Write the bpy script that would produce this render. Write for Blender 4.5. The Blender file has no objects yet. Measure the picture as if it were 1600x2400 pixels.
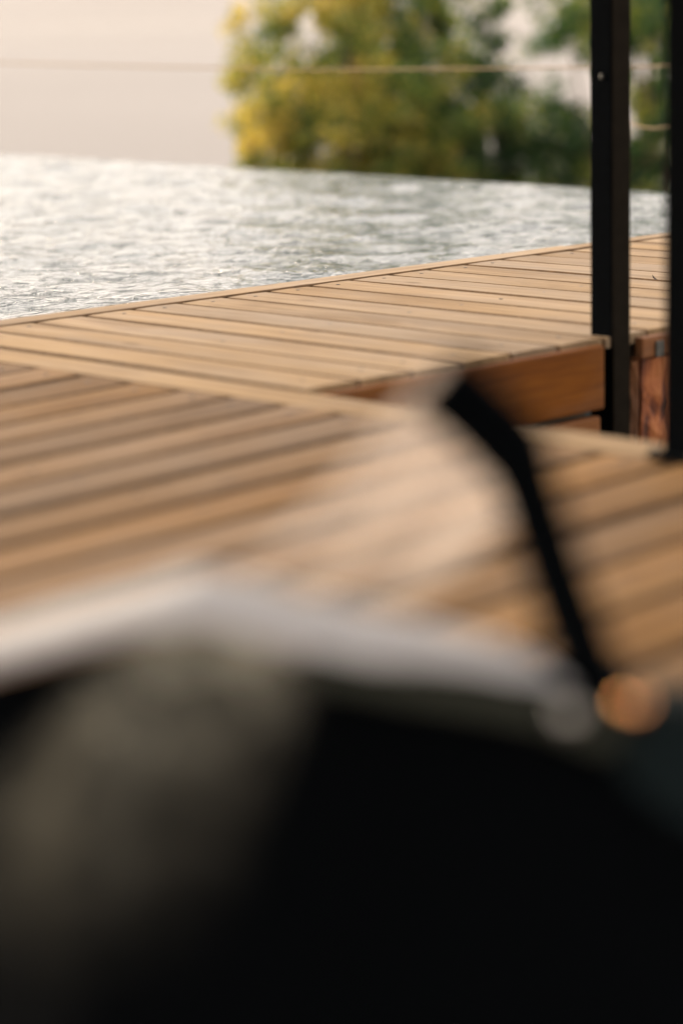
import bpy, bmesh, math, random
import numpy as np
from mathutils import Vector, Matrix, noise

random.seed(7)
rng = np.random.default_rng(11)
scene = bpy.context.scene
COL = scene.collection
R = math.radians

# ------------------------------------------------------------------ camera
PITCH, ROLL, CAM_Z = 0.20963677, -0.02393725, 0.7387
fw = Vector((0, math.cos(PITCH), -math.sin(PITCH)))
rt = Vector((1, 0, 0)); up = rt.cross(fw)
r2 = rt * math.cos(ROLL) + up * math.sin(ROLL)
u2 = -rt * math.sin(ROLL) + up * math.cos(ROLL)
cd = bpy.data.cameras.new('camera')
cam = bpy.data.objects.new('camera', cd); COL.objects.link(cam)
cam.matrix_world = Matrix(((r2.x, u2.x, -fw.x, 0), (r2.y, u2.y, -fw.y, 0), (r2.z, u2.z, -fw.z, CAM_Z), (0, 0, 0, 1)))
cd.lens = 85; cd.sensor_width = 36; cd.sensor_fit = 'AUTO'
cd.clip_start = 0.05; cd.clip_end = 90000
cd.dof.use_dof = True; cd.dof.focus_distance = 6.45; cd.dof.aperture_fstop = 1.4
scene.camera = cam

# ------------------------------------------------------------------ sky and sun
SUN_EL, SUN_AZ = R(17), R(-47)          # azimuth from +Y, negative = left of the view
w = bpy.data.worlds.new('World'); scene.world = w; w.use_nodes = True
nt = w.node_tree; bg = nt.nodes['Background']
sky = nt.nodes.new('ShaderNodeTexSky'); sky.sky_type = 'NISHITA'; sky.sun_disc = False
sky.sun_elevation = SUN_EL; sky.sun_rotation = SUN_AZ
sky.air_density = 0.5; sky.dust_density = 6.0; sky.ozone_density = 0.3; sky.altitude = 50
# thin even overcast veils the clear sky: the same pale warm white all round
ov = nt.nodes.new('ShaderNodeBackground'); ov.inputs[0].default_value = (1.0, .89, .805, 1); ov.inputs[1].default_value = 2.05
ad = nt.nodes.new('ShaderNodeAddShader'); nt.links.new(bg.outputs[0], ad.inputs[0]); nt.links.new(ov.outputs[0], ad.inputs[1])
nt.links.new(ad.outputs[0], nt.nodes['World Output'].inputs[0])
nt.links.new(sky.outputs[0], bg.inputs[0]); bg.inputs[1].default_value = 0.05
sl = bpy.data.lights.new('sun', 'SUN'); sl.energy = 4.2; sl.angle = R(2.5); sl.color = (1.0, 0.80, 0.56)
so = bpy.data.objects.new('sun', sl); COL.objects.link(so)
sd = Vector((math.sin(SUN_AZ) * math.cos(SUN_EL), math.cos(SUN_AZ) * math.cos(SUN_EL), math.sin(SUN_EL)))
so.rotation_euler = sd.to_track_quat('Z', 'Y').to_euler(); so.location = sd * 60
vs = scene.view_settings; vs.view_transform = 'Standard'; vs.look = 'None'; vs.gamma = 1; vs.use_curve_mapping = False
vs.exposure = 0.17
cy = scene.cycles; cy.use_denoising = True; cy.max_bounces = 8; cy.transparent_max_bounces = 16
cy.volume_bounces = 0; cy.sample_clamp_indirect = 6; cy.caustics_reflective = False; cy.caustics_refractive = False

# ------------------------------------------------------------------ helpers
def tag(o, label=None, cat=None, group=None, kind=None):
    for k, v in (('label', label), ('category', cat), ('group', group), ('kind', kind)):
        if v: o[k] = v
    return o

def link(name, me, mat=None, parent=None, smooth=False):
    o = bpy.data.objects.new(name, me); COL.objects.link(o)
    if mat and not me.materials: me.materials.append(mat)
    if parent: o.parent = parent
    if smooth: me.polygons.foreach_set('use_smooth', [True] * len(me.polygons))
    return o

def mesh_from(name, verts, faces):
    me = bpy.data.meshes.new(name); me.from_pydata([tuple(v) for v in verts], [], faces); me.update(); return me

def empty(name, loc=(0, 0, 0), rz=0):
    o = bpy.data.objects.new(name, None); COL.objects.link(o); o.location = loc; o.rotation_euler.z = rz
    o.empty_display_size = .2; return o

def bm_mesh(name, bm):
    me = bpy.data.meshes.new(name); bmesh.ops.recalc_face_normals(bm, faces=bm.faces); bm.to_mesh(me); bm.free(); return me

def box_bm(bm, c, s, bev=0.0, rot=None):
    v0 = set(bm.verts)
    r = bmesh.ops.create_cube(bm, size=1)
    vs_ = r['verts']
    for v in vs_: v.co = Vector((v.co.x * s[0], v.co.y * s[1], v.co.z * s[2]))
    if bev:
        ed = list({e for v in vs_ for e in v.link_edges})
        bmesh.ops.bevel(bm, geom=ed, offset=bev, segments=2, affect='EDGES', profile=.6)
    nv = [v for v in bm.verts if v not in v0]
    for v in nv:
        if rot: v.co = rot @ v.co
        v.co += Vector(c)

def box_mesh(name, c, s, bev=0.0, rot=None):
    bm = bmesh.new(); box_bm(bm, c, s, bev, rot); return bm_mesh(name, bm)

def tube_mesh(name, pts, rad, sides=10, caps=True):
    pts = [Vector(p) for p in pts]; n = len(pts)
    rad = rad if hasattr(rad, '__len__') else [rad] * n
    V, Fc = [], []
    ref = Vector((0, 0, 1))
    prev = None
    for i, p in enumerate(pts):
        t = (pts[min(i + 1, n - 1)] - pts[max(i - 1, 0)]).normalized()
        a = t.cross(ref if abs(t.z) < .95 else Vector((1, 0, 0))).normalized() if prev is None else (prev - t * prev.dot(t)).normalized()
        prev = a; b = t.cross(a)
        for k in range(sides):
            th = 2 * math.pi * k / sides
            V.append(p + (a * math.cos(th) + b * math.sin(th)) * rad[i])
    for i in range(n - 1):
        for k in range(sides):
            k2 = (k + 1) % sides
            Fc.append((i * sides + k, i * sides + k2, (i + 1) * sides + k2, (i + 1) * sides + k))
    if caps:
        Fc.append(tuple(range(sides))[::-1]); Fc.append(tuple((n - 1) * sides + k for k in range(sides)))
    return mesh_from(name, V, Fc)

def catmull(pts, per=6):
    P = [Vector(p) for p in pts]; P = [P[0] * 2 - P[1]] + P + [P[-1] * 2 - P[-2]]; out = []
    for i in range(1, len(P) - 2):
        for k in range(per):
            t = k / per
            out.append(.5 * ((2 * P[i]) + (P[i + 1] - P[i - 1]) * t + (2 * P[i - 1] - 5 * P[i] + 4 * P[i + 1] - P[i + 2]) * t * t + (3 * P[i] - P[i - 1] - 3 * P[i + 1] + P[i + 2]) * t ** 3))
    out.append(P[-2]); return out

# ------------------------------------------------------------------ materials
def mat(name):
    m = bpy.data.materials.new(name); m.use_nodes = True
    return m, m.node_tree, m.node_tree.nodes['Principled BSDF']

def N(nt_, typ, **kw):
    n = nt_.nodes.new(typ)
    for k, v in kw.items(): setattr(n, k, v)
    return n

def ramp(nt_, stops):
    n = nt_.nodes.new('ShaderNodeValToRGB'); cr = n.color_ramp
    while len(cr.elements) > 1: cr.elements.remove(cr.elements[-1])
    cr.elements[0].position = stops[0][0]; cr.elements[0].color = (*stops[0][1], 1)
    for p, c in stops[1:]:
        e = cr.elements.new(p); e.color = (*c, 1)
    return n

def plain(name, col, rough=.5, metal=0.0, bump=0.0, scale=40, var=.15, spec=.5):
    m, t, b = mat(name); L = t.links
    tc = N(t, 'ShaderNodeTexCoord'); nz = N(t, 'ShaderNodeTexNoise'); nz.inputs['Scale'].default_value = scale; nz.inputs['Detail'].default_value = 5
    L.new(tc.outputs['Object'], nz.inputs['Vector'])
    rp = ramp(t, [(.3, tuple(c * (1 - var) for c in col)), (.7, tuple(min(1, c * (1 + var)) for c in col))])
    L.new(nz.outputs[0], rp.inputs[0]); L.new(rp.outputs[0], b.inputs['Base Color'])
    b.inputs['Roughness'].default_value = rough; b.inputs['Metallic'].default_value = metal; b.inputs['Specular IOR Level'].default_value = spec
    if bump:
        bp = N(t, 'ShaderNodeBump'); bp.inputs['Strength'].default_value = bump; bp.inputs['Distance'].default_value = .01
        L.new(nz.outputs[0], bp.inputs['Height']); L.new(bp.outputs[0], b.inputs['Normal'])
    return m

def wood(name, dark, mid, light, rough=.6, tint=.35, spec=.4):
    """Planed timber, grain along local X, every board its own tone and its own grain."""
    m, t, b = mat(name); L = t.links
    tc = N(t, 'ShaderNodeTexCoord'); oi = N(t, 'ShaderNodeObjectInfo')
    off = N(t, 'ShaderNodeVectorMath', operation='SCALE'); off.inputs[0].default_value = (37.0, 23.0, 11.0)
    L.new(oi.outputs['Random'], off.inputs['Scale'])
    add = N(t, 'ShaderNodeVectorMath', operation='ADD'); L.new(tc.outputs['Object'], add.inputs[0]); L.new(off.outputs[0], add.inputs[1])
    def nz(scale, detail, rough_=.6, dist=0):
        mp = N(t, 'ShaderNodeMapping'); mp.inputs['Scale'].default_value = scale
        L.new(add.outputs[0], mp.inputs[0])
        n = N(t, 'ShaderNodeTexNoise'); n.inputs['Scale'].default_value = 1; n.inputs['Detail'].default_value = detail
        n.inputs['Roughness'].default_value = rough_; n.inputs['Distortion'].default_value = dist
        L.new(mp.outputs[0], n.inputs[0]); return n
    fine = nz((5, 190, 190), 6, .65, .3)
    band = nz((1.6, 34, 34), 4, .55, .9)
    blot = nz((3.0, 7.0, 7.0), 4, .6)
    mx = N(t, 'ShaderNodeMix'); mx.data_type = 'FLOAT'; mx.inputs[0].default_value = .45
    L.new(fine.outputs[0], mx.inputs[2]); L.new(band.outputs[0], mx.inputs[3])
    rp = ramp(t, [(.30, dark), (.50, mid), (.68, light)]); L.new(mx.outputs[0], rp.inputs[0])
    # weathered blotches, greyer
    bl = ramp(t, [(.42, (0, 0, 0)), (.72, (1, 1, 1))]); L.new(blot.outputs[0], bl.inputs[0])
    grey = N(t, 'ShaderNodeMix'); grey.data_type = 'RGBA'
    sc = N(t, 'ShaderNodeMath', operation='MULTIPLY'); sc.inputs[1].default_value = .25; L.new(bl.outputs[0], sc.inputs[0])
    L.new(sc.outputs[0], grey.inputs[0]); L.new(rp.outputs[0], grey.inputs[6])
    g = sum(light) / 3; grey.inputs[7].default_value = (g * 1.06, g * .98, g * .9, 1)
    # per board tone
    hs = N(t, 'ShaderNodeHueSaturation')
    mr = N(t, 'ShaderNodeMapRange'); mr.inputs[3].default_value = 1 - tint; mr.inputs[4].default_value = 1 + tint * .75
    L.new(oi.outputs['Random'], mr.inputs[0]); L.new(mr.outputs[0], hs.inputs['Value'])
    m7 = N(t, 'ShaderNodeMath', operation='MULTIPLY'); m7.inputs[1].default_value = 7.31; L.new(oi.outputs['Random'], m7.inputs[0])
    fr = N(t, 'ShaderNodeMath', operation='FRACT'); L.new(m7.outputs[0], fr.inputs[0])
    mr2 = N(t, 'ShaderNodeMapRange'); mr2.inputs[3].default_value = .88; mr2.inputs[4].default_value = 1.12
    L.new(fr.outputs[0], mr2.inputs[0]); L.new(mr2.outputs[0], hs.inputs['Saturation'])
    L.new(grey.outputs[2], hs.inputs['Color'])
    # scattered dark knots and specks
    mp = N(t, 'ShaderNodeMapping'); mp.inputs['Scale'].default_value = (3.2, 8.5, 8.5); L.new(add.outputs[0], mp.inputs[0])
    vo = N(t, 'ShaderNodeTexVoronoi'); vo.inputs['Scale'].default_value = 1; L.new(mp.outputs[0], vo.inputs[0])
    kr = ramp(t, [(.0, (.25, .2, .16)), (.07, (.45, .38, .32)), (.13, (1, 1, 1))]); L.new(vo.outputs['Distance'], kr.inputs[0])
    kn = N(t, 'ShaderNodeMix'); kn.data_type = 'RGBA'; kn.blend_type = 'MULTIPLY'; kn.inputs[0].default_value = .55
    L.new(hs.outputs[0], kn.inputs[6]); L.new(kr.outputs[0], kn.inputs[7])
    st = nz((.9, 3.5, 3.5), 6, .7, .6); sr = ramp(t, [(.36, (.62, .58, .55)), (.52, (1, 1, 1))]); L.new(st.outputs[0], sr.inputs[0])
    sm_ = N(t, 'ShaderNodeMix'); sm_.data_type = 'RGBA'; sm_.blend_type = 'MULTIPLY'; sm_.inputs[0].default_value = .7
    L.new(kn.outputs[2], sm_.inputs[6]); L.new(sr.outputs[0], sm_.inputs[7])
    L.new(sm_.outputs[2], b.inputs['Base Color'])
    b.inputs['Roughness'].default_value = rough; b.inputs['Specular IOR Level'].default_value = spec
    bp = N(t, 'ShaderNodeBump'); bp.inputs['Strength'].default_value = .35; bp.inputs['Distance'].default_value = .0015
    L.new(mx.outputs[0], bp.inputs['Height']); L.new(bp.outputs[0], b.inputs['Normal'])
    return m

M = {}
M['deck'] = wood('pool_deck_timber', (.150, .095, .047), (.270, .185, .102), (.345, .250, .148), .72, .10, .12)
M['terrace'] = wood('terrace_timber', (.105, .058, .023), (.200, .117, .053), (.275, .173, .088), .75, .17, .10)
M['terrace_sheltered'] = wood('sheltered_terrace_timber', (.120, .060, .019), (.228, .124, .046), (.302, .180, .074), .72, .15, .12)
M['grime'] = plain('dirt_darkened_edge', (.100, .058, .028), .9, 0, .2, 30, .35, .2)
M['fascia'] = wood('oiled_redwood', (.10, .032, .007), (.20, .071, .015), (.265, .105, .024), .6, .10, .15)
M['black'] = plain('black_painted_steel', (.0018, .0026, .0034), .85, 0, .05, 60, .3, .02)
M['face_strip'] = plain('dark_brown_strip', (.013, .0105, .0075), .85, 0, .1, 30, .2, .03)
M['charcoal'] = plain('black_canvas', (.0025, .0032, .004), .95, 0, .3, 300, .3, .02)
M['rope'] = plain('tan_rope', (.32, .22, .125), .85, 0, .4, 120, .2)
M['screw'] = plain('dark_screw', (.03, .022, .016), .5, .6, 0, 80, .2)
M['copper'] = plain('copper_knob', (.95, .46, .20), .2, 1, 0, 50, .05)
M['chrome'] = plain('steel_knob', (.62, .60, .56), .5, 1, 0, 50, .05)
M['bracket'] = plain('zinc_bracket', (.10, .10, .09), .5, .7, 0, 60, .3)
M['towel'] = plain('white_towelling', (.82, .82, .84), .95, 0, .6, 220, .05)
M['soil'] = plain('bare_soil', (.06, .045, .03), .95, 0, .5, 3, .4)
M['concrete'] = plain('grey_concrete', (.30, .29, .27), .85, 0, .3, 8, .2)
M['tile'] = plain('dark_pool_lining', (.03, .06, .065), .35, 0, .0, 12, .25)
M['bark'] = plain('grey_bark', (.12, .085, .055), .95, 0, .8, 14, .4)
M['leaf_litter'] = plain('dead_leaf', (.035, .022, .014), .8, 0, .2, 50, .3)
M['scrub'] = plain('dry_scrub_slope', (.075, .075, .035), .95, 0, .8, .9, .5)
M['ceiling'] = plain('dark_stained_ceiling', (.05, .04, .032), .8, 0, .2, 5, .3)

# ------------------------------------------------------------------ large structure
YAW = 0.76622122                        # deck axes: u along the pool edge, v across the planks' length
ax_u = Vector((math.cos(YAW), math.sin(YAW), 0)); ax_v = Vector((-math.sin(YAW), math.cos(YAW), 0))
def UV(u, v, z=0): return ax_u * u + ax_v * v + Vector((0, 0, z))

# hillside falling away below the pool, and the dry plain far beneath
def hillside():
    n = 70; V = []; Fc = []
    for i in range(n):
        for j in range(n):
            u = -160 + 380 * i / (n - 1); v = -90 + 330 * j / (n - 1)
            du = max(0, u - 9.2); dv = max(0, v - 17.0); d = math.hypot(du, dv)
            h = noise.noise(Vector((u * .03, v * .03, 3))) * min(d, 30) * .12
            z = -.62 if d == 0 else -1.9 - d * .42 + h
            V.append(UV(u, v, max(z, -64))); 
    for i in range(n - 1):
        for j in range(n - 1):
            a = i * n + j; Fc.append((a, a + n, a + n + 1, a + 1))
    return mesh_from('hillside', V, Fc)
tag(link('hillside', hillside(), M['scrub']), kind='structure')

M['plain'] = plain('dry_plain', (.232, .222, .217), .95, 0, 0, .0006, .10, .1)
tag(link('valley_plain', mesh_from('valley_plain', [(-30000, -30000, -60), (30000, -30000, -60), (30000, 30000, -60), (-30000, 30000, -60)], [(0, 1, 2, 3)]), M['plain']), kind='structure')

def hills():
    V = []; Fc = []; n = 90
    for i in range(n):
        a = R(-65) + R(130) * i / (n - 1)
        for d, k in ((8200, 0), (9300, .75), (10200, 1), (11500, .1)):
            h = (175 + 45 * noise.noise(Vector((a * 3.1, 4, 0))) + 18 * noise.noise(Vector((a * 11, 9, 0)))) * k
            V.append((d * math.sin(a), d * math.cos(a), -60 + h * 1.35))
    for i in range(n - 1):
        for k in range(3): q = i * 4 + k; Fc.append((q, q + 4, q + 5, q + 1))
    return mesh_from('hills', V, Fc)
tag(link('hills', hills(), M['plain'], smooth=True), kind='structure')

# pool: basin, rippled water ending at the infinity edge
def edge_u(v): return 7.235 + .0585 * v          # the infinity edge, nearly parallel to the planks
POOL_V0, WATER_Z = 4.712, -.05
def pool_basin():
    V = []; Fc = []
    vs_ = [POOL_V0, 17.0]
    ring = [(-1.6, vs_[0]), (edge_u(vs_[0]) + .0, vs_[0]), (edge_u(vs_[1]), vs_[1]), (-1.6, vs_[1])]
    for z in (WATER_Z - .004, -1.4):
        for u, v in ring: V.append(UV(u, v, z))
    Fc.append((4, 5, 6, 7))
    for i in range(4):
        j = (i + 1) % 4; Fc.append((i, j, j + 4, i + 4))
    # outer face of the infinity wall
    k = len(V)
    for z in (WATER_Z - .004, -2.6):
        for u, v in (ring[1], ring[2]): V.append(UV(u + .06, v, z))
    Fc.append((k, k + 1, k + 3, k + 2)); Fc.append((1, 2, k + 1, k))
    return mesh_from('pool_basin', V, Fc)
tag(link('pool_basin', pool_basin(), M['tile']), kind='structure')

def water_mat():
    m, t, b = mat('rippled_pool_water'); L = t.links
    b.inputs['Base Color'].default_value = (.005, .028, .030, 1); b.inputs['Roughness'].default_value = .04; b.inputs['IOR'].default_value = 1.333
    tc = N(t, 'ShaderNodeTexCoord'); mp = N(t, 'ShaderNodeMapping'); mp.inputs['Scale'].default_value = (1, 1, 1); L.new(tc.outputs['Object'], mp.inputs[0])
    prev = None
    for sc_, dist_ in ((12.0, .0150), (30.0, .007)):
        nz = N(t, 'ShaderNodeTexNoise'); nz.inputs['Scale'].default_value = sc_; nz.inputs['Detail'].default_value = 4; nz.inputs['Roughness'].default_value = .55; nz.inputs['Distortion'].default_value = 1.0
        L.new(mp.outputs[0], nz.inputs[0])
        bp = N(t, 'ShaderNodeBump'); bp.inputs['Distance'].default_value = dist_; bp.inputs['Strength'].default_value = 1.0
        if prev:
            L.new(nz.outputs[0], bp.inputs['Height'])
        else:                                   # sparse steep wavelets between calmer patches
            ms = N(t, 'ShaderNodeMapRange'); ms.interpolation_type = 'SMOOTHSTEP'; ms.inputs[1].default_value = .50; ms.inputs[2].default_value = .66
            L.new(nz.outputs[0], ms.inputs[0]); L.new(ms.outputs[0], bp.inputs['Height'])
        if prev: L.new(prev.outputs[0], bp.inputs['Normal'])
        prev = bp
    L.new(prev.outputs[0], b.inputs['Normal'])
    return m
def water():
    nu, nv = 380, 460
    vv = POOL_V0 + (17.0 - POOL_V0) * (np.linspace(0, 1, nv) ** 1.35)
    s = np.linspace(0, 1, nu)
    Vg = np.repeat(vv[None, :], nu, 0); Ug = -1.6 + (edge_u(Vg) + .06 + 1.6) * s[:, None]
    Z = np.zeros_like(Ug)
    for _ in range(46):
        lam = .16 * (5.0 ** rng.random()); th = rng.normal(.5, .9); k = 2 * np.pi / lam
        Z += lam * .0024 * np.sin(k * (Ug * np.cos(th) + Vg * np.sin(th)) + rng.random() * 6.28 + .8 * np.sin(Ug * 1.3 + Vg * .9 + rng.random() * 6))
    Z *= np.clip((edge_u(Vg) + .06 - Ug) / .25, 0.12, 1)
    X = Ug * ax_u.x + Vg * ax_v.x; Y = Ug * ax_u.y + Vg * ax_v.y
    co = np.stack([X, Y, Z + WATER_Z], -1).reshape(-1, 3).astype(np.float32)
    idx = np.arange(nu * nv).reshape(nu, nv)
    q = np.stack([idx[:-1, :-1], idx[1:, :-1], idx[1:, 1:], idx[:-1, 1:]], -1).reshape(-1, 4)
    me = bpy.data.meshes.new('pool_water'); me.vertices.add(len(co)); me.vertices.foreach_set('co', co.ravel())
    me.loops.add(q.size); me.loops.foreach_set('vertex_index', q.ravel().astype(np.int32))
    me.polygons.add(len(q)); me.polygons.foreach_set('loop_start', np.arange(0, q.size, 4, dtype=np.int32))
    me.polygons.foreach_set('use_smooth', np.ones(len(q), bool)); me.update(); me.validate(); return me
tag(link('pool_water', water(), water_mat()), kind='structure')

# ------------------------------------------------------------------ decks
def plank_mesh(name, L, W, T, seed, face_mat, bev=.003, cup=0.0, skew0=0.0, skew1=0.0, segs=4):
    """A board along local X, top at z=0, softened arrises, a little bow; skew shears the end cuts."""
    rs = random.Random(seed)
    h = W / 2
    prof = [(-h, -T), (-h, -bev), (-h + bev, -bev * .12), (0, cup), (h - bev, -bev * .12), (h, -bev), (h, -T)]
    V = []; Fc = []; n = len(prof)
    bow = rs.uniform(-.0012, .0012); lift = rs.uniform(-.001, .001)
    for i in range(segs + 1):
        f = i / segs; x = -L / 2 + L * f
        dy = bow * math.sin(math.pi * f) + rs.uniform(-.0004, .0004); dz = lift * math.sin(math.pi * f) + rs.uniform(-.0004, .0004)
        for (y, z) in prof:
            sk = (skew0 * (1 - f) + skew1 * f) * y
            V.append((x + sk, y + dy, z + dz))
    for i in range(segs):
        for k in range(n):
            k2 = (k + 1) % n; Fc.append((i * n + k, (i + 1) * n + k, (i + 1) * n + k2, i * n + k2))
    Fc.append(tuple(range(n))); Fc.append(tuple(segs * n + k for k in range(n))[::-1])
    me = mesh_from(name, V, Fc); me['edge'] = 1
    me.materials.append(face_mat); me.materials.append(M['grime'])
    for i in range(segs):                       # arrises and sides hold dirt
        for k in (0, 1, 4, 5, 6): me.polygons[i * n + k].material_index = 1
    return me

def screw_mesh():
    bm = bmesh.new(); bmesh.ops.create_cone(bm, cap_ends=True, segments=10, radius1=.0058, radius2=.0052, depth=.004)
    return bm_mesh('screw', bm)
SCREW = screw_mesh(); SCREW.materials.append(M['screw'])

# --- pool deck: joists carry the boards that run across to the water
bm = bmesh.new()
for v in (3.46, 4.015, 4.573): box_bm(bm, (5.55, v, -.09), (4.9, .05, .12))
pool_deck = link('pool_deck', bm_mesh('pool_deck_joists', bm), M['soil'])
pool_deck.rotation_euler.z = YAW
tag(pool_deck, 'pale timber pool deck of boards laid across to the water', None, None, 'structure')
V_IN, V_OUT = 3.372, 4.618
pm = [plank_mesh('pool_plank_%d' % i, V_OUT - V_IN, .1385, .024, i, M['deck'], .0040, .0006) for i in range(6)]
rs = random.Random(3)
for k in range(-2, 32):
    uc = 3.449 + .15 * k + .075
    o = link('plank', rs.choice(pm), parent=pool_deck)
    notch = k in (4,)
    o.location = (uc + rs.uniform(-.001, .001), (V_IN + V_OUT) / 2 + rs.uniform(-.003, .002), rs.uniform(-.0012, .0008))
    o.rotation_euler = (rs.uniform(-.004, .004), 0, math.pi / 2 + (math.pi if rs.random() < .5 else 0))
    flip = 1 if abs(o.rotation_euler.z - math.pi / 2) < .1 else -1
    for v, pr in ((4.573, .9), (4.015, 1.0), (3.46, .8)):
        if rs.random() < pr:
            s = link('screw', SCREW, parent=o)
            s.location = (flip * (v + rs.uniform(-.006, .006) - (V_IN + V_OUT) / 2), rs.uniform(-.022, .022), -.0008)
# cut the notch for the post out of the board it passes through
# coping boards along the water
for (u0, u1, va, vb, wd) in ((2.2, 5.46, 4.677, 4.668, .090), (5.455, 8.6, 4.664, 4.656, .072)):
    me = plank_mesh('coping', u1 - u0, wd, .03, int(u0 * 10), M['deck'], .004, .0, 0, 0, 6)
    o = link('coping_board', me, parent=pool_deck); o.location = ((u0 + u1) / 2, (va + vb) / 2, .003); o.rotation_euler.z = math.atan2(vb - va, u1 - u0)
# redwood boards closing the side of the deck towards the sunken bay
def fascia_board(u0, u1, z0, z1, v=3.357, seed=0, nm='fascia_board'):
    me = box_mesh(nm, (0, 0, 0), (u1 - u0, .024, z1 - z0), .006); me.materials.append(M['fascia'])
    o = link(nm, me, parent=pool_deck); o.location = ((u0 + u1) / 2, v, (z0 + z1) / 2); return o
fascia_board(3.12, 4.022, -.152, -.0105)
fascia_board(3.12, 4.012, -.30, -.166, 3.360)
bk_ = link('light_stop', box_mesh('light_stop', (3.55, 3.402, -.20), (.92, .02, .36)), M['soil'], pool_deck)  # added dark board, stops light showing through the fascia gap
fascia_board(4.152, 6.2, -.058, -.0105, 3.357)
bk = link('bracket', box_mesh('bracket', (0, 0, 0), (.024, .006, .036), .002), M['bracket'], pool_deck); bk.location = (4.206, 3.342, -.041)

# rough sawn slab standing behind the post, with rot pockets along its split
def slab_mat():
    m, t, b = mat('rotten_redwood'); L = t.links
    tc = N(t, 'ShaderNodeTexCoord'); mp = N(t, 'ShaderNodeMapping'); mp.inputs['Scale'].default_value = (26, 26, 9); L.new(tc.outputs['Object'], mp.inputs[0])
    nz = N(t, 'ShaderNodeTexNoise'); nz.inputs['Scale'].default_value = 1; nz.inputs['Detail'].default_value = 5; nz.inputs['Distortion'].default_value = .35; L.new(mp.outputs[0], nz.inputs[0])
    rp = ramp(t, [(.34, (.012, .008, .006)), (.42, (.14, .035, .010)), (.50, (.34, .105, .028)), (.62, (.44, .165, .05)), (.75, (.32, .085, .024))])
    L.new(nz.outputs[0], rp.inputs[0]); L.new(rp.outputs[0], b.inputs['Base Color']); b.inputs['Roughness'].default_value = .75
    bp = N(t, 'ShaderNodeBump'); bp.inputs['Distance'].default_value = .02; L.new(nz.outputs[0], bp.inputs['Height']); L.new(bp.outputs[0], b.inputs['Normal'])
    return m
M['slab'] = slab_mat()
def slab(wd, hgt, lean, seed):
    rs_ = random.Random(seed); V = []; Fc = []; n = 9
    for i in range(n):
        z = -hgt * i / (n - 1); l = -wd / 2 + lean * i / (n - 1) + rs_.uniform(-.004, .004); r = wd / 2 + rs_.uniform(-.004, .004)
        for x, y in ((l, -.012 + rs_.uniform(-.003, .003)), ((l + r) / 2, -.02 + rs_.uniform(-.004, .004)), (r, -.012), (r, .03), (l, .03)): V.append((x, y, z))
    for i in range(n - 1):
        for k in range(5):
            k2 = (k + 1) % 5; Fc.append((i * 5 + k, (i + 1) * 5 + k, (i + 1) * 5 + k2, i * 5 + k2))
    Fc += [tuple(range(5)), tuple((n - 1) * 5 + k for k in range(5))[::-1]]
    return mesh_from('slab', V, Fc)
o = link('support_slab', slab(.105, .36, -.014, 4), M['slab'], pool_deck); o.location = (4.225, 3.372, -.062)
o = link('support_slab', slab(.026, .36, -.010, 9), M['fascia'], pool_deck); o.location = (4.148, 3.376, -.062)

# --- terrace deck in front: a border board, then boards set a few degrees off the pool edge
bm = bmesh.new()
for u in (2.95, 2.3, 1.6, .9, .2): box_bm(bm, (u, 2.2, -.09), (.05, 5.0, .12))
terrace = link('terrace_deck', bm_mesh('terrace_joists', bm), M['soil']); terrace.rotation_euler.z = YAW
tag(terrace, 'brown timber terrace of boards with a border board along the sunken bay', None, None, 'structure')
me = plank_mesh('border', 6.2, .128, .026, 50, M['deck'], .006, .001, segs=10)
o = link('border_board', me, parent=terrace); o.location = (3.076, 1.515, 0); o.rotation_euler.z = math.pi / 2
ANG = math.atan(.098); LT = 3.9
tm = []
for i in range(14):
    me = plank_mesh('terrace_plank_%d' % i, LT, .136, .026, 100 + i, M['terrace'] if i < 7 else M['terrace_sheltered'], .007, .0022, 0, math.tan(ANG), 6); tm.append(me)
rs = random.Random(21)
for n in range(-4, 27):
    vj = 4.023 - .1515 * n - .076           # where the board's centre line meets the border
    if vj < .0: break
    o = link('plank', tm[n % 7 + (7 if n >= 8 else 0)], parent=terrace)
    ca, sa = math.cos(ANG), math.sin(ANG)
    ue = 3.004
    o.location = (ue - ca * LT / 2, vj - sa * LT / 2, rs.uniform(-.0025, .0015))
    o.rotation_euler = (rs.uniform(-.012, .012), 0, ANG)
    for uu in (2.95, 2.3, 1.6):
        s = link('screw', SCREW, parent=o); s.location = (LT / 2 - (ue - uu) / ca, rs.uniform(-.02, .02), .0006)

# ground of the sunken bay, dark and damp
bay = link('ground', mesh_from('ground', [UV(-6, -6, -.6), UV(9.1, -6, -.6), UV(9.1, 4.70, -.6), UV(-6, 4.70, -.6)], [(0, 1, 2, 3)]), M['soil'])
tag(bay, kind='structure')

# ------------------------------------------------------------------ pavilion on slim steel posts
pav = empty('pavilion', UV(4.1, 3.396, -.6), YAW)
tag(pav, 'dark pavilion on slim square black steel posts beside the sunken bay', 'pavilion')
base = UV(4.1, 3.396, -.6)
def post(u, v, z0, z1, nm='post'):
    bm = bmesh.new(); box_bm(bm, (0, 0, (z1 - z0) / 2), (.06, .06, z1 - z0), .004)
    o = link(nm, bm_mesh(nm, bm), M['black'], pav); o.location = (u - 4.1, v - 3.396, z0 + .6); return o
p1 = post(4.1, 3.396, -.6, 2.55); p1['label'] = 'black steel post rising out of the sunken bay'
link('face_strip', box_mesh('face_strip', (0, -.0325, 1.5755), (.056, .005, 3.14), .001), M['face_strip'], p1)  # thin strip on one post face, browner than the rest
p2 = post(3.056, 2.366, .003, 2.55); p2['label'] = 'black steel post standing on the terrace border board'
post(4.1, -3.4, -.6, 2.55); post(-3.6, 3.396, -.6, 2.55); post(-3.6, -3.4, -.6, 2.55)
o = link('base_plate', box_mesh('base_plate', (0, 0, 0), (.1, .1, .008), .002), M['black'], p2); o.location = (0, 0, .003)
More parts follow.
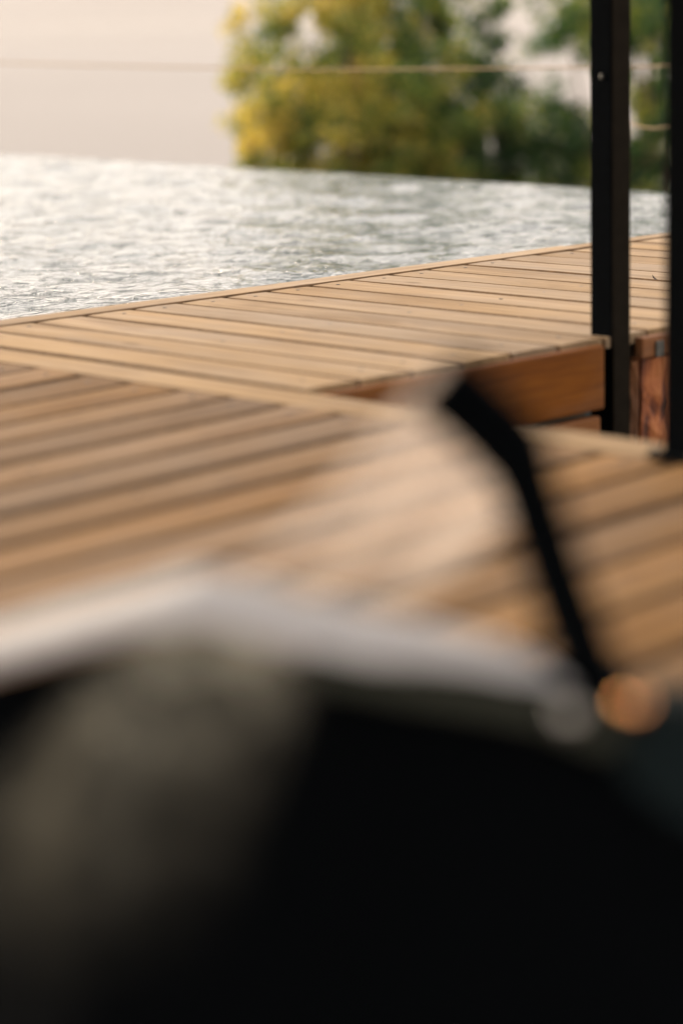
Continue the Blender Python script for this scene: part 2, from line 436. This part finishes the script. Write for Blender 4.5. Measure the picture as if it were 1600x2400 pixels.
o = link('bolt', box_mesh('bolt', (0, 0, 0), (.012, .008, .012), .003), M['bracket'], p1); o.location = (-.032, -.006, .6 + .56)
for (c, s) in (((.25, 0, 2.62 + .6), (8.0, .08, .14)), ((.25, -6.8, 2.62 + .6), (8.0, .08, .14))):
    link('beam', box_mesh('beam', (c[0] - 4.1, c[1], c[2]), s, .004), M['black'], pav)
for du in (-.04, .04):
    for dv in (-.04, .04):
        o = link('bolt', box_mesh('bolt', (0, 0, 0), (.011, .011, .010), .002), M['bracket'], p2); o.location = (du, dv, .011)
roof = link('roof', box_mesh('roof', (.28 - 4.1, -3.4, 2.74 + .6), (8.3, 7.1, .1)), M['ceiling'], pav)

# ------------------------------------------------------------------ rope rail along the infinity edge
def stanchion(u, v, ztop, label):
    r_ = empty('rope_stanchion', UV(u, v, -.3), YAW)
    link('post', tube_mesh('post', [(0, 0, 0), (0, 0, ztop + .3)], .014, 10), M['black'], r_)
    for z in (.44, .21):
        link('eyelet', tube_mesh('eyelet', [(.02 * math.cos(a), .0, z + .3 + .02 * math.sin(a)) for a in np.linspace(0, 6.28, 13)], .004, 6), M['bracket'], r_)
    tag(r_, label, 'stanchion', 'stanchions of the rope rail')
stanchion(7.66, 6.33, .5, 'slim dark stanchion of the rope rail behind the black post')
def rope(name, pts, label, rad=.0035):
    o = link(name, tube_mesh(name, catmull(pts, 8), rad, 8), M['rope'], smooth=True); tag(o, label, 'rope')
rope('upper_rope', [UV(7.60, 4.9, .50), UV(7.665, 6.03, .447), UV(7.69, 6.52, .436), UV(7.773, 8.0, .418), UV(7.822, 8.82, .419), UV(7.94, 10.83, .437), UV(8.05, 12.6, .47)],
     'thin tan rope stretched across above the far pool edge')
rope('lower_rope', [UV(7.655, 6.33, .232), UV(7.645, 6.22, .216), UV(7.63, 6.12, .203), UV(7.62, 6.0, .211), UV(7.60, 5.6, .26)],
     'short lower rope sagging between the two black posts')

# ------------------------------------------------------------------ trees beyond the pool
def leaf_mat(name, c1, c2, c3):
    m, t, b = mat(name); L = t.links
    at_ = N(t, 'ShaderNodeAttribute'); at_.attribute_name = 'tint'
    rp = ramp(t, [(.0, c1), (.5, c2), (1.0, c3)]); L.new(at_.outputs['Fac'], rp.inputs[0])
    L.new(rp.outputs[0], b.inputs['Base Color']); b.inputs['Roughness'].default_value = .5
    tr = N(t, 'ShaderNodeBsdfTranslucent'); mx = N(t, 'ShaderNodeMixShader'); mx.inputs[0].default_value = .55
    hs = N(t, 'ShaderNodeHueSaturation'); hs.inputs['Value'].default_value = 1.9; hs.inputs['Saturation'].default_value = 1.1; L.new(rp.outputs[0], hs.inputs['Color'])
    L.new(hs.outputs[0], tr.inputs[0])
    L.new(b.outputs[0], mx.inputs[1]); L.new(tr.outputs[0], mx.inputs[2]); L.new(mx.outputs[0], t.nodes['Material Output'].inputs[0])
    return m
M['leafA'] = leaf_mat('olive_leaf', (.022, .060, .012), (.125, .148, .029), (.42, .325, .085))
M['leafB'] = leaf_mat('dark_leaf', (.012, .038, .012), (.040, .090, .020), (.25, .24, .055))

def foliage(name, clumps, leaf, per, seed):
    g = np.random.default_rng(seed)
    C = np.array([c[:3] for c in clumps]); Rr = np.array([c[3] for c in clumps]); T = np.array([c[4] for c in clumps])
    n = len(C) * per
    ci = np.repeat(np.arange(len(C)), per)
    d = g.normal(size=(n, 3)); d /= np.linalg.norm(d, axis=1)[:, None]
    P = C[ci] + d * (Rr[ci] * g.random(n) ** .45)[:, None] * np.array([1, 1, .8])
    a = g.normal(size=(n, 3)); a /= np.linalg.norm(a, axis=1)[:, None]
    b = np.cross(a, g.normal(size=(n, 3))); b /= np.linalg.norm(b, axis=1)[:, None]
    L_ = leaf * g.uniform(.7, 1.3, n)[:, None]; W_ = L_ * .42
    co = np.stack([P - a * L_ * .5, P + b * W_ * .5, P + a * L_ * .5, P - b * W_ * .5], 1).reshape(-1, 3).astype(np.float32)
    me = bpy.data.meshes.new(name); me.vertices.add(len(co)); me.vertices.foreach_set('co', co.ravel())
    me.loops.add(n * 4); me.loops.foreach_set('vertex_index', np.arange(n * 4, dtype=np.int32))
    me.polygons.add(n); me.polygons.foreach_set('loop_start', np.arange(0, n * 4, 4, dtype=np.int32))
    at_ = me.attributes.new('tint', 'FLOAT', 'FACE'); at_.data.foreach_set('value', np.clip(T[ci] + g.normal(0, .24, n), 0, 1).astype(np.float32))
    me.update(); return me

def tree(name, label, base, crown_c, rad, n, leaf, per, seed, mat_, holes=(), tint=(.15, .9), clump=(.12, .27), group=None, gap=-.06):
    """rad: crown half-axes; clumps sit on limbs through an uneven ellipsoid, with gaps."""
    g = random.Random(seed); root = empty(name, base)
    cl = []; tries = 0
    while len(cl) < n and tries < n * 40:
        tries += 1
        d = Vector((g.gauss(0, 1), g.gauss(0, 1), g.gauss(0, 1))).normalized() * (g.random() ** .42)
        wob = 1 + .35 * noise.noise(Vector((d.x * 2.2 + seed, d.y * 2.2, d.z * 4.5)))
        p = Vector((crown_c[0] + d.x * rad[0] * wob, crown_c[1] + d.y * rad[1] * wob, crown_c[2] + d.z * rad[2] * wob))
        if noise.noise(p * 1.5 + Vector((seed, 0, 0))) < gap: continue
        if any((p.x - h[0]) ** 2 / h[2] ** 2 + (p.z - h[1]) ** 2 / h[3] ** 2 < 1 for h in holes): continue
        tn = .45 + 1.1 * noise.noise(p * 1.9 + Vector((0, seed, 5)))
        tn = tint[0] + (tint[1] - tint[0]) * min(1, max(0, tn))
        cl.append((p.x - base[0], p.y - base[1], p.z - base[2], g.uniform(*clump), tn))
    link('crown', foliage('crown', cl, leaf, per, seed), mat_, root)
    # tapered trunk with limbs reaching into the crown
    V = []; Fc = []; parts = []
    top = Vector((crown_c[0] - base[0], crown_c[1] - base[1], crown_c[2] - base[2] + rad[2] * .55))
    trunk = catmull([Vector((0, 0, -.4)), Vector((.06, .02, top.z * .3)), Vector((top.x * .5 - .05, top.y * .5, top.z * .65)), top], 5)
    parts.append((trunk, [.16 * (1 - .8 * i / (len(trunk) - 1)) for i in range(len(trunk))]))
    for _ in range(14):
        i = g.randrange(len(trunk) // 3, len(trunk) - 2); s = trunk[i]; c = g.choice(cl); e = Vector(c[:3])
        mid = (s + e) * .5 + Vector((g.uniform(-.1, .1), g.uniform(-.1, .1), .12))
        parts.append((catmull([s, mid, e], 4), [.05 - .042 * q / 8 for q in range(9)]))
    for pts, rd in parts:
        me = tube_mesh('t', pts, rd, 7); k = len(V)
        V += [v.co.copy() for v in me.vertices]; Fc += [tuple(k + q for q in p.vertices) for p in me.polygons]; bpy.data.meshes.remove(me)
    link('trunk', mesh_from('trunk', V, Fc), M['bark'], root, True)
    tag(root, label, 'tree', group)
    return root

tree('broadleaf_tree', 'golden green tree standing at the edge of the pale haze', (-.1, 25.4, -8.2), (.20, 25.4, -1.5), (1.26, 1.6, 3.4), 1450, .085, 60, 5, M['leafA'], tint=(.1, 1.0), gap=-.17, group='trees beyond the pool')
tree('broadleaf_tree', 'slender dark green tree pressed against the golden one', (1.0, 26.5, -8.4), (1.24, 26.5, -1.6), (.92, 1.2, 3.3), 700, .085, 58, 41, M['leafB'], holes=((2.0, .40, .15, .45), (1.68, -.80, .14, .18)), tint=(.0, .85), group='trees beyond the pool')
tree('broadleaf_tree', 'darker green tree seen behind the black posts', (3.5, 26.6, -9.0), (3.45, 26.6, -1.6), (1.80, 1.6, 3.6), 1250, .09, 58, 17, M['leafB'], holes=((1.98, .35, .15, .45),), tint=(.05, .8), group='trees beyond the pool')
tree('broadleaf_tree', 'low dark tree filling the dip between the two taller trees', (1.75, 27.6, -8.6), (1.75, 27.6, -3.0), (1.7, 1.5, 2.7), 800, .09, 56, 29, M['leafB'], holes=((1.75, -.85, .14, .18),), tint=(.0, .6), group='trees beyond the pool')

# ------------------------------------------------------------------ low lounge chair in the foreground, seen from behind
chair = empty('lounge_chair', (0, 1.85, .003))
tag(chair, 'low black lounge chair standing close by on the terrace, seen from behind', 'lounge chair')
def CH(p): return Vector(p) - Vector((0, 1.85, .003))
TOP = [(-.47, .150), (-.348, .206), (-.299, .227), (-.265, .238), (-.209, .251), (-.157, .259), (-.101, .260), (-.036, .237), (.020, .215), (.078, .208), (.144, .190), (.208, .162), (.257, .126), (.322, .094)]
def interp(tab, x):
    for (a, za), (b, zb) in zip(tab, tab[1:]):
        if x <= b:
            t = (x - a) / (b - a); return za + (zb - za) * t
    return tab[-1][1]
def backrest():
    V = []; Fc = []; nx = 46
    prof = 15
    for i in range(nx):
        x = -.46 + .779 * i / (nx - 1); zt = interp(TOP, x) - .008
        bulge = .085 * math.exp(-((x + .17) / .085) ** 2)
        for k in range(prof):
            f = k / (prof - 1)                      # 0 at the far lower side, over the top, down the near side
            if f < .25: y, z = .06, -.02 + (zt + .02 - .03) * f / .25
            elif f < .5:
                a = (f - .25) / .25 * math.pi / 2; y, z = .06 - .06 * math.sin(a) - 0, zt - .03 * (1 - math.sin(a))
            else:
                q = (f - .5) / .5; y = -.03 * math.sin(min(1, q * 3) * math.pi / 2) - bulge * math.sin(min(1, q * 1.4) * math.pi / 2) - .30 * q ** 1.6; z = zt - (zt + .02) * q ** 1.15
            y += .006 * noise.noise(Vector((x * 14, z * 14, 2)))
            V.append(CH((x, 1.815 + y, z + .003)))
    for i in range(nx - 1):
        for k in range(prof - 1):
            a = i * prof + k; Fc.append((a, a + prof, a + prof + 1, a + 1))
    return mesh_from('backrest', V, Fc)
link('backrest', backrest(), M['charcoal'], chair, True)
link('seat', box_mesh('seat', CH((0, 2.12, .06)), (.56, .46, .06), .02), M['charcoal'], chair)
for x, y in ((-.25, 1.92), (.25, 1.92), (-.25, 2.3), (.25, 2.3)):
    link('leg', tube_mesh('leg', [CH((x, y, .004)), CH((x, y, .05))], .012, 8), M['black'], chair)
link('cushion', box_mesh('cushion', CH((.315, 1.85, .098)), (.22, .14, .19), .045), plain('dark_teal_canvas', (.010, .017, .019), .9, 0, .2, 200, .3, .1), chair, True)
link('trim', tube_mesh('trim', catmull([CH((-.03, 1.80, .236)), CH((.03, 1.798, .221)), (CH((.09, 1.796, .209))), CH((.15, 1.794, .195)), CH((.205, 1.792, .172))], 5), .014, 8), plain('olive_trim', (.050, .054, .042), .9, 0, .2, 90, .2, .1), chair, True)
arm_pts = catmull([(.206, 1.846, .06), (.203, 1.846, .15), (.197, 1.850, .199), (.168, 1.874, .289), (.148, 1.886, .355), (.136, 1.892, .384), (.108, 1.900, .414), (.078, 1.905, .440)], 5)
na = len(arm_pts)
arm = link('arm', tube_mesh('arm', [CH(p) for p in arm_pts], [.0245 + .006 * min(1, max(0, (i / na - .55) / .14)) for i in range(na)], 12), M['black'], chair, True)
bm = bmesh.new(); bmesh.ops.create_uvsphere(bm, u_segments=16, v_segments=10, radius=.0115)
o = link('knob', bm_mesh('knob', bm), M['copper'], chair, True); o.location = CH((.222, 1.800, .196)); o['label'] = 'small copper knob'
bm = bmesh.new(); bmesh.ops.create_uvsphere(bm, u_segments=16, v_segments=10, radius=.010)
o = link('knob', bm_mesh('knob', bm), M['chrome'], chair, True); o.location = CH((.168, 1.768, .200)); o['label'] = 'small steel knob'

# sheen on the chair back, painted as a taupe sheet fading downwards and sideways
def back_sheen_mat():
    m = plain('painted_taupe_sheen', (.37, .35, .275), .95, 0, .8, 25, .35, .1); t = m.node_tree; L = t.links; b = t.nodes['Principled BSDF']
    w_ = N(t, 'ShaderNodeAttribute'); w_.attribute_name = 'sheen_fade'
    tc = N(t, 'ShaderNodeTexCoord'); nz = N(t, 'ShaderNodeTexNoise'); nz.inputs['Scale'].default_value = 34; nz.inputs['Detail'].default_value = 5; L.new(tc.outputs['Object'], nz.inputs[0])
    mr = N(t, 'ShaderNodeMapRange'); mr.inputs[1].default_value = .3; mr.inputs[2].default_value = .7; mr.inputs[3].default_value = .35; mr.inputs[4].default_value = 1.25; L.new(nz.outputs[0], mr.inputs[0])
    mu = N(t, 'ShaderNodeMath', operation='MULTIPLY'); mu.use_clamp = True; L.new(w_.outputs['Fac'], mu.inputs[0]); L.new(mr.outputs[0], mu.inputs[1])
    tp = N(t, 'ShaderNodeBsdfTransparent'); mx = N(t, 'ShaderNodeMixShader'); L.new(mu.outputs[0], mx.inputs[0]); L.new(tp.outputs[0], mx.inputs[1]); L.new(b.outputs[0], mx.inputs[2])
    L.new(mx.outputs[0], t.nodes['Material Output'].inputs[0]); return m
def back_sheen():
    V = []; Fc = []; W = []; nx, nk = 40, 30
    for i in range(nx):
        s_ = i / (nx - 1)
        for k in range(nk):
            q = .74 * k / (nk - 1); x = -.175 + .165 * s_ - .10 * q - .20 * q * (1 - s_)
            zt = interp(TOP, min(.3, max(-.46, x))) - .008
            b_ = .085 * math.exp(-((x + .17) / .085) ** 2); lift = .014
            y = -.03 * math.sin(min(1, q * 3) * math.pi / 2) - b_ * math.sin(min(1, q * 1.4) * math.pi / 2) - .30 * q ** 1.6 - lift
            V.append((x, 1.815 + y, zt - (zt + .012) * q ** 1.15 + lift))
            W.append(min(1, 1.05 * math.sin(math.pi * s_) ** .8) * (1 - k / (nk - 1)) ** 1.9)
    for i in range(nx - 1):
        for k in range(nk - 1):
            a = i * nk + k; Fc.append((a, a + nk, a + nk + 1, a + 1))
    me = mesh_from('back_sheen', V, Fc); at_ = me.attributes.new('sheen_fade', 'FLOAT', 'POINT'); at_.data.foreach_set('value', W); return me
o = link('back_sheen', back_sheen(), back_sheen_mat(), smooth=True)
tag(o, 'taupe sheet painting a soft sheen on the back of the black lounge chair', 'blanket')

# towel rolled over the chair's top edge
TT = [(-.359, .225), (-.307, .243), (-.273, .253), (-.188, .276), (-.113, .296), (-.056, .283), (.032, .258), (.099, .236), (.150, .216), (.176, .199)]
def towel():
    V = []; Fc = []; nx = 60; ns = 16
    for i in range(nx):
        x = -.345 + .522 * i / (nx - 1)
        zt = interp(TT, x) + .007; zb = interp(TOP, x) - .004
        zc = (zt + zb) / 2; h = (zt - zb) / 2 * (1 - .78 * max(0, min(1, (x + .02) / .17)))
        zc = zt - h
        end = min(1, (nx - 1 - i) / 5, i / 3 + .4); end = math.sqrt(max(.02, end))
        for k in range(ns):
            th = 2 * math.pi * k / ns
            y = .045 * math.cos(th) * end; z = h * math.sin(th) * end
            wv = 1 + .10 * noise.noise(Vector((x * 30, math.cos(th) * 1.4, math.sin(th) * 1.4)))
            V.append((x, 1.838 + y * wv, zc + z * wv))
    for i in range(nx - 1):
        for k in range(ns):
            k2 = (k + 1) % ns; Fc.append((i * ns + k, (i + 1) * ns + k, (i + 1) * ns + k2, i * ns + k2))
    Fc += [tuple(range(ns))[::-1], tuple((nx - 1) * ns + k for k in range(ns))]
    return mesh_from('towel', V, Fc)
tag(link('towel', towel(), M['towel'], smooth=True), 'white towel rolled along the top of the black lounge chair', 'towel')

# sheer pale scarf hanging from the chair arm, folded into layers
def sheer_mat():
    m, t, b = mat('sheer_gauze'); L = t.links
    b.inputs['Base Color'].default_value = (.80, .72, .66, 1); b.inputs['Roughness'].default_value = .9
    tl = N(t, 'ShaderNodeBsdfTranslucent'); tl.inputs[0].default_value = (.80, .72, .66, 1)
    m1 = N(t, 'ShaderNodeMixShader'); m1.inputs[0].default_value = .55; L.new(b.outputs[0], m1.inputs[1]); L.new(tl.outputs[0], m1.inputs[2])
    tp = N(t, 'ShaderNodeBsdfTransparent'); m2 = N(t, 'ShaderNodeMixShader')
    tc = N(t, 'ShaderNodeTexCoord'); nz = N(t, 'ShaderNodeTexNoise'); nz.inputs['Scale'].default_value = 700; L.new(tc.outputs['Object'], nz.inputs[0])
    mr = N(t, 'ShaderNodeMapRange'); mr.inputs[3].default_value = .13; mr.inputs[4].default_value = .32; L.new(nz.outputs[0], mr.inputs[0])
    L.new(mr.outputs[0], m2.inputs[0]); L.new(tp.outputs[0], m2.inputs[1]); L.new(m1.outputs[0], m2.inputs[2])
    L.new(m2.outputs[0], t.nodes['Material Output'].inputs[0])
    return m
def scarf():
    # hangs from the arm (upper right) to the towel (lower left); each fold covers a narrower span
    A, B, C_, D = [Vector(p) for p in ((-.105, 1.880, .275), (.084, 1.925, .456), (.139, 1.90, .325), (.035, 1.880, .262))]
    V = []; Fc = []
    for li, (s0, s1, dy) in enumerate(((0, 1, 0), (.25, 1.0, .006), (.5, 1.0, .012), (.70, 1.0, .018))):
        n = 14; k0 = len(V)
        for i in range(n):
            for j in range(n):
                s = i / (n - 1); t = s0 + (s1 - s0) * j / (n - 1)      # s: left edge to right edge of hang, t: towel to arm
                p = (A * (1 - t) + B * t) * (1 - s) + (D * (1 - t) + C_ * t) * s
                p = p + Vector((0, dy + .006 * math.sin(s * 14 + li) + .01 * noise.noise(p * 9), -.012 * math.sin(math.pi * t)))
                V.append(p)
        for i in range(n - 1):
            for j in range(n - 1):
                a = k0 + i * n + j; Fc.append((a, a + n, a + n + 1, a + 1))
    return mesh_from('scarf', V, Fc)
tag(link('scarf', scarf(), sheer_mat(), smooth=True), 'sheer pale scarf hanging from the black chair arm', 'scarf')

# dead leaf lying on the pool deck
def dead_leaf():
    V = [(-.016, 0, .004), (-.004, .008, .002), (.012, .006, .010), (.020, 0, .022), (.010, -.007, .008), (-.004, -.008, .001), (.0, 0, .0015)]
    return mesh_from('fallen_leaf', V, [(6, 0, 1), (6, 1, 2), (6, 2, 3), (6, 3, 4), (6, 4, 5), (6, 5, 0)])
o = link('fallen_leaf', dead_leaf(), M['leaf_litter']); o.location = UV(4.941, 3.939, .002); o.rotation_euler.z = 2.2; o.scale = (.6, .6, .6)
tag(o, 'small dark curled leaf lying on the pool deck between the posts', 'leaf')

# ------------------------------------------------------------------ haze over the plain
hz = box_mesh('haze', (0, 0, 85), (64000, 64000, 300))
hm = bpy.data.materials.new('pale_haze'); hm.use_nodes = True; t = hm.node_tree
for n_ in list(t.nodes):
    if n_.type != 'OUTPUT_MATERIAL': t.nodes.remove(n_)
pv = t.nodes.new('ShaderNodeVolumePrincipled'); pv.inputs['Density'].default_value = .00006; pv.inputs['Color'].default_value = (.78, .74, .70, 1)
t.links.new(pv.outputs[0], [n_ for n_ in t.nodes if n_.type == 'OUTPUT_MATERIAL'][0].inputs['Volume'])
tag(link('haze', hz, hm), 'pale warm haze lying over the plain', 'haze', None, 'stuff')
